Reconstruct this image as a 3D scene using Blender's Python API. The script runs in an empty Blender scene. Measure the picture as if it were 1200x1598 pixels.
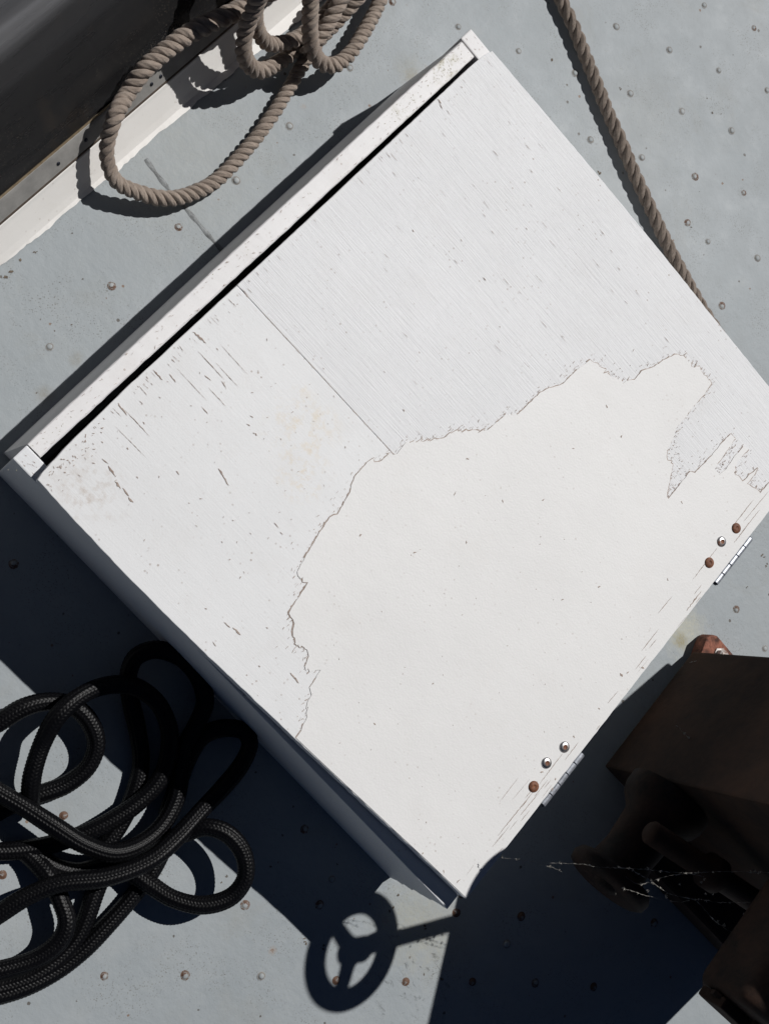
import bpy, bmesh, math, random
import numpy as np
from mathutils import Matrix, Vector

random.seed(7)
rng = np.random.default_rng(11)
scene = bpy.context.scene
C = scene.collection

# ------------------------------------------------------------------ camera
cd = bpy.data.cameras.new('camera')
cd.sensor_fit = 'VERTICAL'
cd.sensor_height = 24.0
cd.lens = 24.0 * 1958.4 / 1598.0
cd.clip_start = 0.02
cd.clip_end = 400.0
cd.dof.use_dof = True
cd.dof.focus_distance = 1.62
cd.dof.aperture_fstop = 8.0
cam = bpy.data.objects.new('camera', cd)
C.objects.link(cam)
m3 = Matrix(((0.667578, -0.709718, -0.225031), (0.642069, 0.701793, -0.308598), (0.376943, 0.061528, 0.924191)))
cam.matrix_world = Matrix.Translation((0, 0, 1.6)) @ m3.to_4x4()
scene.camera = cam

# ------------------------------------------------------------------ sky, sun, exposure
TO_SUN = Vector((0.148, 0.74, 1.0)).normalized()
world = bpy.data.worlds.new('World')
scene.world = world
world.use_nodes = True
wn = world.node_tree.nodes
sky = wn.new('ShaderNodeTexSky')
sky.sky_type = 'NISHITA'
sky.sun_disc = False
sky.sun_elevation = math.asin(TO_SUN.z)
sky.sun_rotation = math.atan2(TO_SUN.x, TO_SUN.y)
sky.altitude = 0.0
sky.air_density = 0.2
sky.dust_density = 0.0
sky.ozone_density = 0.4
wn['Background'].inputs['Strength'].default_value = 0.05
world.node_tree.links.new(sky.outputs[0], wn['Background'].inputs['Color'])
sd = bpy.data.lights.new('sun', 'SUN')
sd.energy = 5.0
sd.angle = math.radians(0.5)
sd.color = (1.0, 0.982, 0.96)
sun = bpy.data.objects.new('sun', sd)
C.objects.link(sun)
sun.rotation_euler = (-TO_SUN).to_track_quat('-Z', 'Y').to_euler()
scene.view_settings.view_transform = 'Standard'
scene.view_settings.look = 'None'
scene.view_settings.exposure = -0.47
scene.view_settings.gamma = 1.0


# ------------------------------------------------------------------ helpers
class NT:
    """small node-graph writer for one material"""

    def __init__(self, name):
        self.m = bpy.data.materials.new(name)
        self.m.use_nodes = True
        self.t = self.m.node_tree
        self.b = self.t.nodes['Principled BSDF']
        self.co = self.n('ShaderNodeTexCoord')

    def n(self, kind, **kw):
        x = self.t.nodes.new(kind)
        for a, v in kw.items():
            setattr(x, a, v)
        return x

    def put(self, sock, v):
        if v is None:
            return
        if isinstance(v, bpy.types.NodeSocket):
            self.t.links.new(v, sock)
        elif isinstance(v, (tuple, list)):
            sock.default_value = (*v, 1.0) if len(v) == 3 and sock.type == 'RGBA' else v
        else:
            sock.default_value = v

    def vec(self, scale=(1, 1, 1), loc=(0, 0, 0), src='Object', rot=(0, 0, 0)):
        x = self.n('ShaderNodeMapping')
        self.t.links.new(self.co.outputs[src], x.inputs[0])
        x.inputs['Location'].default_value = loc
        x.inputs['Rotation'].default_value = rot
        x.inputs['Scale'].default_value = scale
        return x.outputs[0]

    def noise(self, v, scale, detail=4.0, rough=0.55, dist=0.0):
        x = self.n('ShaderNodeTexNoise')
        self.put(x.inputs['Vector'], v)
        x.inputs['Scale'].default_value = scale
        x.inputs['Detail'].default_value = detail
        x.inputs['Roughness'].default_value = rough
        x.inputs['Distortion'].default_value = dist
        return x.outputs[0]

    def voro(self, v, scale, feature='F1', rnd=1.0):
        x = self.n('ShaderNodeTexVoronoi', feature=feature)
        self.put(x.inputs['Vector'], v)
        x.inputs['Scale'].default_value = scale
        x.inputs['Randomness'].default_value = rnd
        return x.outputs

    def ramp(self, v, lo, hi, a=0.0, b=1.0):
        x = self.n('ShaderNodeMapRange')
        x.clamp = True
        self.put(x.inputs[0], v)
        x.inputs[1].default_value = lo
        x.inputs[2].default_value = hi
        x.inputs[3].default_value = a
        x.inputs[4].default_value = b
        return x.outputs[0]

    def math(self, op, a, b=0.0):
        x = self.n('ShaderNodeMath', operation=op)
        self.put(x.inputs[0], a)
        self.put(x.inputs[1], b)
        return x.outputs[0]

    def mix(self, f, a, b):
        x = self.n('ShaderNodeMix', data_type='RGBA')
        self.put(x.inputs[0], f)
        self.put(x.inputs[6], a)
        self.put(x.inputs[7], b)
        return x.outputs[2]

    def bump(self, h, strength=0.3, dist=0.001, prev=None):
        x = self.n('ShaderNodeBump')
        x.inputs['Strength'].default_value = strength
        x.inputs['Distance'].default_value = dist
        self.put(x.inputs['Height'], h)
        if prev is not None:
            self.put(x.inputs['Normal'], prev)
        return x.outputs[0]

    def spot(self, x, y, r0, r1, wob=0.3, ns=60.0):
        """1 inside a ragged patch around (x, y), 0 outside"""
        v = self.vec((1, 1, 0), loc=(-x, -y, 0))
        g = self.n('ShaderNodeVectorMath', operation='LENGTH')
        self.put(g.inputs[0], v)
        nz = self.noise(self.vec(), ns, 5.0, 0.7)
        d = self.math('ADD', g.outputs['Value'], self.math('MULTIPLY', self.math('SUBTRACT', nz, 0.5), wob * r1))
        return self.ramp(d, r0, r1, 1.0, 0.0)

    def done(self, color, rough=0.5, metal=0.0, normal=None, spec=0.5):
        self.put(self.b.inputs['Base Color'], color)
        self.put(self.b.inputs['Roughness'], rough)
        self.put(self.b.inputs['Metallic'], metal)
        self.put(self.b.inputs['Specular IOR Level'], spec)
        if normal is not None:
            self.put(self.b.inputs['Normal'], normal)
        return self.m


def link(name, me, parent=None, mats=()):
    for m in mats:
        me.materials.append(m)
    o = bpy.data.objects.new(name, me)
    C.objects.link(o)
    o.parent = parent
    return o


def from_bm(name, bm, mat, parent=None, smooth=False):
    me = bpy.data.meshes.new(name)
    bm.normal_update()
    bm.to_mesh(me)
    bm.free()
    if smooth:
        for p in me.polygons:
            p.use_smooth = True
    return link(name, me, parent, mat if isinstance(mat, (list, tuple)) else (mat,))


def from_np(name, V, F, mat, parent=None, smooth=True, uv=None):
    """V (n,3), F (m,4) quads"""
    me = bpy.data.meshes.new(name)
    V = np.asarray(V, np.float32)
    F = np.asarray(F, np.int32)
    me.vertices.add(len(V))
    me.vertices.foreach_set('co', V.ravel())
    me.loops.add(F.size)
    me.loops.foreach_set('vertex_index', F.ravel())
    me.polygons.add(len(F))
    me.polygons.foreach_set('loop_start', np.arange(0, F.size, F.shape[1], dtype=np.int32))
    me.polygons.foreach_set('use_smooth', np.full(len(F), smooth))
    if uv is not None:
        lay = me.uv_layers.new(name='UVMap')
        lay.data.foreach_set('uv', np.asarray(uv, np.float32)[F.ravel()].ravel())
    me.update(calc_edges=True)
    me.validate()
    return link(name, me, parent, (mat,))


def empty(name, loc, label, cat):
    o = bpy.data.objects.new(name, None)
    C.objects.link(o)
    o.location = loc
    o['label'] = label
    o['category'] = cat
    return o


def prism(name, pts, z0, z1, mat, parent=None, bevel=0.0, seg=2, smooth=False, axis='z', loc=None):
    """outline pts extruded from z0 to z1 (axis 'y': pts are x,z and it runs from y=z0 to z1)"""
    bm = bmesh.new()

    def P(p, h):
        return (p[0], p[1], h) if axis == 'z' else (p[0], h, p[1])
    lo = [bm.verts.new(P(p, z0)) for p in pts]
    hi = [bm.verts.new(P(p, z1)) for p in pts]
    n = len(pts)
    bm.faces.new(hi)
    bm.faces.new(lo[::-1])
    for i in range(n):
        bm.faces.new((lo[i], lo[(i + 1) % n], hi[(i + 1) % n], hi[i]))
    bmesh.ops.recalc_face_normals(bm, faces=bm.faces)
    if bevel:
        bmesh.ops.bevel(bm, geom=list(bm.edges), offset=bevel, segments=seg, profile=0.6, affect='EDGES', clamp_overlap=True)
    return from_bm(name, bm, mat, parent, smooth)


def box(name, lo, hi, mat, parent=None, bevel=0.003):
    return prism(name, [(lo[0], lo[1]), (hi[0], lo[1]), (hi[0], hi[1]), (lo[0], hi[1])], lo[2], hi[2], mat, parent, bevel)


def cyl(name, a, b, prof, mat, parent=None, seg=32, smooth=True):
    """lathe: prof = [(t along a->b in metres, radius)...]"""
    a, b = Vector(a), Vector(b)
    d = (b - a).normalized()
    u = d.orthogonal().normalized()
    w = d.cross(u)
    V, F = [], []
    for t, r in prof:
        for k in range(seg):
            an = 2 * math.pi * k / seg
            V.append(a + d * t + (u * math.cos(an) + w * math.sin(an)) * r)
    for i in range(len(prof) - 1):
        for k in range(seg):
            k2 = (k + 1) % seg
            F.append((i * seg + k, i * seg + k2, (i + 1) * seg + k2, (i + 1) * seg + k))
    return from_np(name, np.array([tuple(v) for v in V]), F, mat, parent, smooth)


def curve_pts(ctrl, step):
    """Catmull-Rom through ctrl rows (x, y, z, extra...), resampled evenly"""
    P = np.array(ctrl, float)
    P = np.vstack([2 * P[0] - P[1], P, 2 * P[-1] - P[-2]])
    out = []
    for i in range(1, len(P) - 2):
        p0, p1, p2, p3 = P[i - 1:i + 3]
        k1 = np.linalg.norm((p1 - p0)[:3]) ** .5 + 1e-6
        k2 = np.linalg.norm((p2 - p1)[:3]) ** .5 + 1e-6
        k3 = np.linalg.norm((p3 - p2)[:3]) ** .5 + 1e-6
        m1 = (p1 - p0) / k1 - (p2 - p0) / (k1 + k2) + (p2 - p1) / k2
        m2 = (p2 - p1) / k2 - (p3 - p1) / (k2 + k3) + (p3 - p2) / k3
        m1, m2 = m1 * k2, m2 * k2
        t = np.linspace(0, 1, 40, endpoint=False)[:, None]
        out.append((2 * t**3 - 3 * t**2 + 1) * p1 + (t**3 - 2 * t**2 + t) * m1 + (-2 * t**3 + 3 * t**2) * p2 + (t**3 - t**2) * m2)
    out = np.vstack(out + [P[-2][None]])
    s = np.r_[0, np.cumsum(np.linalg.norm(np.diff(out[:, :3], axis=0), axis=1))]
    n = max(4, int(s[-1] / step))
    q = np.linspace(0, s[-1], n)
    res = np.stack([np.interp(q, s, out[:, j]) for j in range(out.shape[1])], 1)
    for _ in range(3):
        res[1:-1] = .25 * res[:-2] + .5 * res[1:-1] + .25 * res[2:]
    return res, q


def frames(P):
    T = np.gradient(P, axis=0)
    T /= np.linalg.norm(T, axis=1)[:, None]
    N = np.zeros_like(P)
    a = np.cross(T[0], [0, 0, 1.0])
    if np.linalg.norm(a) < 1e-3:
        a = np.array([1.0, 0, 0])
    N[0] = a / np.linalg.norm(a)
    for i in range(1, len(P)):
        v = N[i - 1] - T[i] * np.dot(N[i - 1], T[i])
        N[i] = v / np.linalg.norm(v)
    return T, N, np.cross(T, N)


def grid_faces(n, m, off=0):
    i, j = np.meshgrid(np.arange(n - 1), np.arange(m), indexing='ij')
    a = i * m + j
    b = i * m + (j + 1) % m
    return (np.stack([a, b, b + m, a + m], -1).reshape(-1, 4) + off)


def laid_rope(name, paths, mat, parent=None, pitch_ratio=2.5):
    """three-strand rope; paths: lists of (x, y, z, radius)"""
    Vs, Fs, UV, off, HAIR = [], [], [], 0, []
    for ctrl in paths:
        R, s = curve_pts(ctrl, 0.0022)
        P, rad = R[:, :3], R[:, 3]
        T, N, B = frames(P)
        ds = np.gradient(s)
        lay = 1 + .07 * np.sin(s * 23 + rng.uniform(0, 6)) + .05 * np.sin(s * 61 + rng.uniform(0, 6))
        phi = np.cumsum(2 * np.pi * ds * lay / (pitch_ratio * 2 * rad)) + rng.uniform(0, 6)
        wob = 1 + .035 * np.sin(s * 37 + rng.uniform(0, 6)) + .03 * np.sin(s * 83 + rng.uniform(0, 6))
        for k in range(3):
            f = phi + k * 2 * np.pi / 3
            e = N * np.cos(f)[:, None] + B * np.sin(f)[:, None]
            rs = rad * .46 * wob * (1 + .03 * np.sin(s * 51 + k * 2.1))
            c = P + e * (rad * .56)[:, None]
            t = np.gradient(c, axis=0)
            t /= np.linalg.norm(t, axis=1)[:, None]
            g = np.cross(t, e)
            g /= np.linalg.norm(g, axis=1)[:, None]
            m = 14
            an = np.arange(m) * 2 * np.pi / m
            ring = c[:, None] + rs[:, None, None] * (np.cos(an)[None, :, None] * e[:, None] + 1.06 * np.sin(an)[None, :, None] * g[:, None])
            low = np.repeat(np.repeat(rng.normal(0, 1, (len(s) // 3 + 1, m // 2)), 3, 0)[:len(s)], 2, 1)
            out = (ring - c[:, None]) / rs[:, None, None]
            ring = ring + out * (rng.normal(0, .00012, (len(s), m)) + .00016 * low)[..., None]
            nh = int(s[-1] * 420)
            hi, hj = rng.integers(4, len(s) - 4, nh), rng.integers(0, m, nh)
            keep = np.einsum('ij,ij->i', out[hi, hj], e[hi]) > .1
            HAIR.append((ring[hi, hj][keep], out[hi, hj][keep], t[hi][keep]))
            Vs.append(ring.reshape(-1, 3))
            Fs.append(grid_faces(len(s), m, off))
            u = np.broadcast_to(np.minimum(an, 2 * np.pi - an)[None] / np.pi, (len(s), m))
            UV.append(np.stack([u, np.broadcast_to(s[:, None] / .1, (len(s), m))], -1).reshape(-1, 2))
            off += len(s) * m
    o = from_np(name, np.vstack(Vs), np.vstack(Fs), mat, parent, True, np.vstack(UV))
    p = np.vstack([h[0] for h in HAIR])
    n = np.vstack([h[1] for h in HAIR])
    t = np.vstack([h[2] for h in HAIR])
    L = rng.uniform(.0015, .0052, (len(p), 1))
    d = t * rng.normal(0, .9, (len(p), 1)) + n * rng.uniform(.25, .9, (len(p), 1)) + rng.normal(0, .35, p.shape)
    d /= np.linalg.norm(d, axis=1)[:, None]
    d2 = d + rng.normal(0, .45, p.shape)
    sd_ = np.cross(d, rng.normal(0, 1, p.shape))
    sd_ /= np.linalg.norm(sd_, axis=1)[:, None]
    w = .00009
    a0, a1, a2 = p - n * .0003, p + d * L * .5, p + (d + d2) * L * .5
    V = np.stack([a0 - sd_ * w, a0 + sd_ * w, a1 + sd_ * w * .8, a1 - sd_ * w * .8, a2 + sd_ * w * .4, a2 - sd_ * w * .4], 1).reshape(-1, 3)
    k = np.arange(len(p))[:, None] * 6
    F = np.vstack([k + np.array([[0, 1, 2, 3]]), k + np.array([[3, 2, 4, 5]])])
    h = from_np('loose_fibres', V, F, mat, o, False)
    h['kind'] = 'stuff'
    return o


def braided_rope(name, paths, mat, r, parent=None, cols=12, pick=.0044, amp=.0013):
    Vs, Fs, off = [], [], 0
    m = cols * 5
    th = np.arange(m) * 2 * np.pi / m
    for ctrl in paths:
        P, s = curve_pts(ctrl, pick / 4.5)
        P = P[:, :3]
        P[:, 2] = np.maximum(r + .0003, P[:, 2] - .0055)
        T, N, B = frames(P)
        tw = s * 1.1
        a = th[None, :] / (2 * np.pi) * cols
        col = np.floor(a)
        fa = a - col - .5 + .1
        par = np.where(col % 2 == 0, 1.0, -1.0)
        b = s[:, None] / pick + par * fa * .75 + np.where(par > 0, 0, .5)
        fb = b - np.floor(b) - .5
        h = np.clip(1 - (2 * fa) ** 2, 0, 1) ** .6 * np.clip(1 - (2 * fb) ** 2, 0, 1) ** .6
        rr = r - amp * .6 + amp * h + .0004 * np.sin(s * 60)[:, None]
        an = th[None, :] + tw[:, None]
        V = P[:, None] + rr[..., None] * (np.cos(an)[..., None] * N[:, None] + np.sin(an)[..., None] * B[:, None])
        Vs.append(V.reshape(-1, 3))
        Fs.append(grid_faces(len(s), m, off))
        off += len(s) * m
    return from_np(name, np.vstack(Vs), np.vstack(Fs), mat, parent, True)


# ------------------------------------------------------------------ materials
def mat_deck():
    g = NT('grey_deck_paint')
    v = g.vec()
    big = g.noise(v, 3.5, 5, .6)
    mid = g.noise(v, 22, 5, .65)
    fine = g.noise(v, 420, 3, .6)
    c = g.mix(g.ramp(big, .3, .7), (.285, .315, .332), (.34, .368, .384))
    c = g.mix(g.ramp(mid, .45, .75, 0, .5), c, (.355, .378, .385))
    c = g.mix(g.ramp(g.noise(v, 9, 6, .7, .6), .56, .72, 0, .35), c, (.28, .285, .265))
    # fine dark grit, in clouds
    sp = g.voro(v, 330)[0]
    cloud = g.ramp(g.noise(g.vec(loc=(3, 1, 0)), 11, 5, .7), .46, .68)
    c = g.mix(g.math('MULTIPLY', g.ramp(sp, .18, .32, 1, 0), g.math('MULTIPLY', cloud, .85)), c, (.13, .12, .10))
    # sparse bigger specks and rust pinpricks
    vo = g.voro(g.vec(loc=(.3, .7, 0)), 46)
    sep = g.n('ShaderNodeSeparateColor')
    g.put(sep.inputs[0], vo[1])
    wob = g.math('ADD', vo[0], g.math('MULTIPLY', g.noise(v, 500, 2), .12))
    has = g.ramp(sep.outputs[0], .48, .50)
    size = g.ramp(sep.outputs[1], 0, 1, .085, .17)
    spot = g.math('MULTIPLY', g.math('LESS_THAN', wob, size), has)
    c = g.mix(g.math('MULTIPLY', spot, .8), c, g.mix(sep.outputs[2], (.07, .055, .04), (.20, .12, .07)))
    vo2 = g.voro(g.vec(loc=(1.3, 2.7, 0)), 9)
    sep2 = g.n('ShaderNodeSeparateColor')
    g.put(sep2.inputs[0], vo2[1])
    w2 = g.math('ADD', vo2[0], g.math('MULTIPLY', g.noise(v, 160, 4, .7), .09))
    halo = g.math('MULTIPLY', g.ramp(w2, .05, .11, .55, 0), g.ramp(sep2.outputs[0], .62, .64))
    c = g.mix(halo, c, (.33, .20, .10))
    core = g.math('MULTIPLY', g.ramp(w2, .06, .075, 1, 0), g.ramp(sep2.outputs[0], .62, .64))
    c = g.mix(core, c, (.15, .06, .03))
    # stains with a shape of their own
    for (x, y), r0, r1, col, f in STAINS:
        c = g.mix(g.math('MULTIPLY', g.math('MULTIPLY', g.spot(x, y, r0, r1, 1.3, 70), g.ramp(g.noise(v, 240, 5, .75), .35, .6, .35, 1)), f), c, col)
    # black smeary scuffs beside the box corner
    sc = g.noise(g.vec(rot=(0, 0, .9), scale=(1, 2.2, 1)), 46, 5, .75, .8)
    reg = g.spot(.86, .10, .03, .11, .8, 20)
    c = g.mix(g.math('MULTIPLY', g.ramp(sc, .57, .66, 0, .75), reg), c, (.09, .095, .095))
    nb = g.bump(g.noise(v, 60, 5, .6), .3, .003)
    nb = g.bump(fine, .12, .0006, nb)
    nb = g.bump(g.math('MULTIPLY', spot, -1.0), .4, .0006, nb)
    return g.done(c, g.ramp(mid, .3, .7, .54, .68), 0, nb, .42)


def mat_paint(name, base, dirt=.5, grain=0.0, grain_axis=0, flecks=1.0, stains=(), peel=.10):
    """weathered white paint on wood; grain runs along x (0) or y (1)"""
    g = NT(name)
    v = g.vec()
    sc = (3, 95, 95) if grain_axis == 0 else (95, 3, 95)
    patch = g.ramp(g.noise(g.vec(loc=(9, 4, 0)), 7, 4, .6), .32, .68, .35, 1.0)
    gr = g.noise(g.vec(sc), 4.5, 5, .7, .35)
    gr2 = g.noise(g.vec((sc[0] * 2.2, sc[1] * 2.2, 95), loc=(.4, .2, 0)), 4.5, 3, .6)
    big = g.noise(v, 5, 5, .6)
    fine = g.noise(v, 380, 2, .5)
    c = g.mix(g.ramp(big, .3, .7), base, tuple(x * .94 for x in base))
    c = g.mix(g.ramp(g.noise(g.vec(loc=(5, 2, 0)), 16, 6, .7), .52, .8, 0, .16 * dirt), c, (.50, .44, .38))
    if grain:
        c = g.mix(g.math('MULTIPLY', patch, g.ramp(gr, .60, .76, 0, .34 * grain)), c, (.33, .30, .29))
        c = g.mix(g.math('MULTIPLY', patch, g.ramp(gr2, .64, .80, 0, .62 * grain)), c, (.22, .17, .15))
    sp = g.voro(v, 150)
    sep = g.n('ShaderNodeSeparateColor')
    g.put(sep.inputs[0], sp[1])
    cl = g.ramp(g.noise(g.vec(loc=(2, 4, 0)), 14, 4, .7), .48, .7)
    f = g.math('MULTIPLY', g.math('MULTIPLY', g.ramp(sp[0], .16, .24, 1, 0), g.ramp(sep.outputs[0], .72, .74)), g.ramp(cl, 0, 1, .10, .7))
    c = g.mix(g.math('MULTIPLY', f, flecks), c, (.26, .17, .12))
    sp2 = g.voro(g.vec(loc=(7, 3, 0)), 460)[0]
    c = g.mix(g.ramp(sp2, .12, .26, .16 * flecks, 0), c, (.42, .35, .30))
    for (x, y), r0, r1, col, f in stains:
        nz = g.noise(g.vec(loc=(3, 3, 0)), 75, 6, .75)
        c = g.mix(g.math('MULTIPLY', g.math('MULTIPLY', g.spot(x, y, r0, r1, 1.2, 40), g.ramp(nz, .48, .66)), f), c, col)
    h = g.math('ADD', g.math('MULTIPLY', gr, .6), g.math('MULTIPLY', gr2, .4))
    nb = g.bump(h, .10 + .55 * grain, .0016)
    nb = g.bump(fine, peel, .0006, nb)
    nb = g.bump(g.noise(v, 35, 4, .6), .12, .003, nb)
    return g.done(c, .52, 0, nb, .35)


def mat_bare_wood():
    g = NT('bare_weathered_wood')
    n1 = g.noise(g.vec(), 140, 4, .7)
    c = g.mix(g.ramp(n1, .3, .7), (.27, .20, .165), (.50, .42, .37))
    return g.done(c, .8, 0, g.bump(n1, .3, .001), .2)


def mat_tan_rope(name='tan_fibre_rope', k=1.0):
    g = NT(name)
    s = g.n('ShaderNodeSeparateXYZ')
    g.t.links.new(g.co.outputs['UV'], s.inputs[0])
    yarn = g.math('SINE', g.math('ADD', g.math('MULTIPLY', s.outputs[0], 14.0), g.math('MULTIPLY', s.outputs[1], 60.0)), 0)
    fz = g.noise(g.vec(), 900, 3, .7)
    mid = g.noise(g.vec(), 60, 5, .7)
    c = g.mix(g.ramp(mid, .3, .7), (.25 * k, .20 * k, .165 * k), (.38 * k, .315 * k, .265 * k))
    c = g.mix(g.ramp(fz, .55, .8, 0, .6), c, (.46 * k, .40 * k, .345 * k))
    c = g.mix(g.ramp(g.noise(g.vec(loc=(2, 0, 0)), 20, 5, .7), .55, .75, 0, .5), c, (.17, .135, .115))
    nb = g.bump(yarn, .45, .0009)
    nb = g.bump(fz, .8, .0014, nb)
    m = g.done(c, .95, 0, nb, .1)
    g.b.inputs['Sheen Weight'].default_value = .15
    return m


def mat_black_rope():
    g = NT('black_braided_nylon')
    fz = g.noise(g.vec(), 1400, 2, .6)
    mid = g.noise(g.vec(), 40, 4, .6)
    c = g.mix(g.ramp(mid, .3, .7), (.002, .002, .0027), (.0042, .0042, .005))
    c = g.mix(g.ramp(g.noise(g.vec(loc=(1, 0, 0)), 260, 3, .7), .62, .8, 0, .6), c, (.035, .035, .035))
    return g.done(c, .40, 0, g.bump(fz, .3, .0005), .17)


def mat_metal(name, col, rough, rust=0.0, metal=1.0):
    g = NT(name)
    n1 = g.noise(g.vec(), 70, 5, .7)
    n2 = g.noise(g.vec(loc=(1, 2, 3)), 300, 3, .6)
    c = g.mix(g.ramp(n2, .3, .7), tuple(x * .8 for x in col), col)
    rs = g.ramp(n1, .62 - .5 * rust, .72 - .5 * rust) if rust else 0.0
    c = g.mix(rs, c, g.mix(g.ramp(n2, .35, .65), (.10, .035, .016), (.24, .095, .045)))
    mm = g.math('MULTIPLY', g.math('SUBTRACT', 1.0, rs), metal)
    return g.done(c, g.ramp(n1, .3, .7, rough, rough + .15), mm, g.bump(n2, .25, .0006), .5)


def mat_rivet(name, rust):
    """painted dome: paint worn and dirt caught round the foot"""
    g = NT(name)
    ln = g.n('ShaderNodeVectorMath', operation='LENGTH')
    g.t.links.new(g.vec((1, 1, 0)), ln.inputs[0])
    nz = g.noise(g.vec(), 330, 4, .7)
    inf = g.n('ShaderNodeObjectInfo')
    nz2 = g.noise(g.vec(loc=(0, 0, 1)), 180, 3, .7)
    d = g.math('ADD', ln.outputs['Value'], g.math('MULTIPLY', g.math('SUBTRACT', nz, .5), .004))
    foot = g.ramp(d, .0034, .0046, 0, .75)
    edge = g.ramp(d, .0052, .0066, 1, 0)
    c = g.mix(g.ramp(inf.outputs['Random'], 0, 1), (.29, .315, .325), (.37, .39, .395))
    c = g.mix(foot, c, g.mix(nz2, (.10, .085, .07), (.24, .20, .165)))
    c = g.mix(edge, (.33, .352, .36), c)
    if rust:
        c = g.mix(g.ramp(nz2, .5 - .35 * rust, .6 - .3 * rust), c, g.mix(nz, (.075, .038, .025), (.18, .105, .07)))
    return g.done(c, .62, 0, g.bump(nz, .5, .0008), .3)


def mat_glass_panel():
    g = NT('dark_tinted_panel')
    v = g.vec()
    dust = g.voro(v, 260)[0]
    st = g.noise(g.vec((6, .8, 6)), 5, 4, .6)
    c = g.mix(g.ramp(st, .35, .7), (.011, .011, .012), (.020, .0195, .0195))
    cl = g.ramp(g.noise(v, 8, 5, .7), .5, .75)
    c = g.mix(g.math('MULTIPLY', g.ramp(dust, .1, .3, .5, 0), cl), c, (.20, .17, .14))
    c = g.mix(g.ramp(g.noise(g.vec(loc=(4, 2, 1)), 14, 5, .7), .58, .78, 0, .2), c, (.10, .07, .045))
    # soft pale reflections painted into the colour high on the panel, streaked along it
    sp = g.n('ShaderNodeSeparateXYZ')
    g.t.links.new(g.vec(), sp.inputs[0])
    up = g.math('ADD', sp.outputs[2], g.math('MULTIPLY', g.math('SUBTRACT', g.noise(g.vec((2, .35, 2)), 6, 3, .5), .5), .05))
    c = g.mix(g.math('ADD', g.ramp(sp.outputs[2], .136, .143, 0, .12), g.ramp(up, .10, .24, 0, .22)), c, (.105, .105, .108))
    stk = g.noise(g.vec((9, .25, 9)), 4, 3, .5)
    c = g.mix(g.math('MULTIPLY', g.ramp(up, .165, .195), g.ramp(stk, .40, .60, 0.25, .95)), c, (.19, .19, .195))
    return g.done(c, g.ramp(st, .3, .7, .22, .34), 0, None, .5)


def mat_plain(name, a, b, rough=.7, scale=30, bump=.3, spec=.3):
    g = NT(name)
    n1 = g.noise(g.vec(), scale, 5, .7)
    return g.done(g.mix(g.ramp(n1, .35, .65), a, b), rough, 0, g.bump(n1, bump, .002), spec)


# stain centres on the deck: ((x, y), solid radius, faded radius, colour, strength)
STAINS = [
    (p[:2], r0, r1, col, f) for p, (r0, r1, col, f) in zip(
        [(0.8609,0.7531,0), (0.8657,0.7377,0), (-0.0089,1.0126,0), (-0.0197,1.0167,0), (-0.035,0.3148,0),
    (-0.04,0.3756,0), (0.8008,0.1542,0), (0.2618,1.2992,0), (0.3182,1.1543,0), (0.8542,0.1746,0),
    (-0.1264,0.675,0)],
        [(.012, .045, (.46, .45, .36), .8), (.004, .016, (.25, .21, .10), .8), (.004, .016, (.22, .19, .12), .7), (.002, .03, (.30, .29, .24), .5),
         (.001, .016, (.22, .20, .16), .6), (.001, .013, (.24, .22, .17), .55), (.01, .07, (.36, .36, .30), .6),
         (.01, .10, (.27, .28, .27), .35), (.02, .2, (.37, .39, .39), .4), (.01, .08, (.36, .35, .29), .5), (.02, .16, (.37, .385, .37), .5)])]

M_DECK = mat_deck()
M_GRAIN = mat_paint('white_paint_on_coarse_grain', (.765, .77, .78), .6, .75, 0, flecks=.8)
M_PLY = mat_paint('white_paint_on_underlayer', (.77, .775, .78), .8, .07, 0, flecks=1.0, peel=.16, stains=[
    ((.195 - .37, .4635 - .6), .008, .055, (.70, .58, .40), .6), ((.237 - .37, .4256 - .6), .006, .04, (.66, .52, .32), .65), ((.075 - .37, .235 - .6), .01, .05, (.40, .30, .22), .5)])
M_FACE = mat_paint('warm_white_paint_on_face_veneer', (.785, .78, .772), .5, .03, 1, flecks=.5, peel=.28)
M_BOARD = mat_paint('white_paint_on_board', (.78, .77, .77), 1.3, .14, 1, flecks=1.0, stains=[
    ((.011 - .37, .945 - .6), .006, .03, (.34, .31, .16), .8), ((.011 - .37, .86 - .6), .004, .025, (.36, .33, .22), .6)])
M_SIDE = mat_paint('white_paint_on_side_board', (.74, .75, .765), .8, .2, 0, flecks=.7)
M_WOOD = mat_bare_wood()
M_TAN = mat_tan_rope()
M_TAN2 = mat_tan_rope('weathered_tan_fibre_rope', .72)
M_BLACK = mat_black_rope()
g_ = NT('zinc_plated_hinge')
M_STEEL = g_.done(g_.mix(g_.ramp(g_.noise(g_.vec(), 260, 4, .6), .35, .65), (.24, .255, .285), (.38, .40, .44)), g_.ramp(g_.noise(g_.vec(), 120, 3), .3, .7, .3, .42), .55, None, .5)
M_PIN = mat_metal('dark_hinge_pin', (.05, .055, .07), .5, 0)
M_BOLT = mat_metal('worn_bolt_head', (.58, .57, .57), .3, .12)
M_BOLTR = mat_metal('rusted_bolt_head', (.3, .2, .15), .6, .8, .4)
M_RUSTY = mat_plain('dark_rusty_steel', (.024, .013, .008), (.055, .026, .014), .8, 14, .8)
M_BLACKIRON = mat_plain('black_greasy_iron', (.012, .008, .006), (.046, .022, .013), .75, 22, 1.0)
M_REDLEAD = mat_plain('flaking_red_primer', (.07, .032, .024), (.33, .13, .085), .8, 70, 1.0)
M_GALV = mat_metal('grey_painted_shaft', (.28, .29, .31), .5, .35, .3)
M_COAM = mat_paint('white_coaming_paint', (.78, .76, .73), 1.2, .06, 1, flecks=.5)
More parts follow.
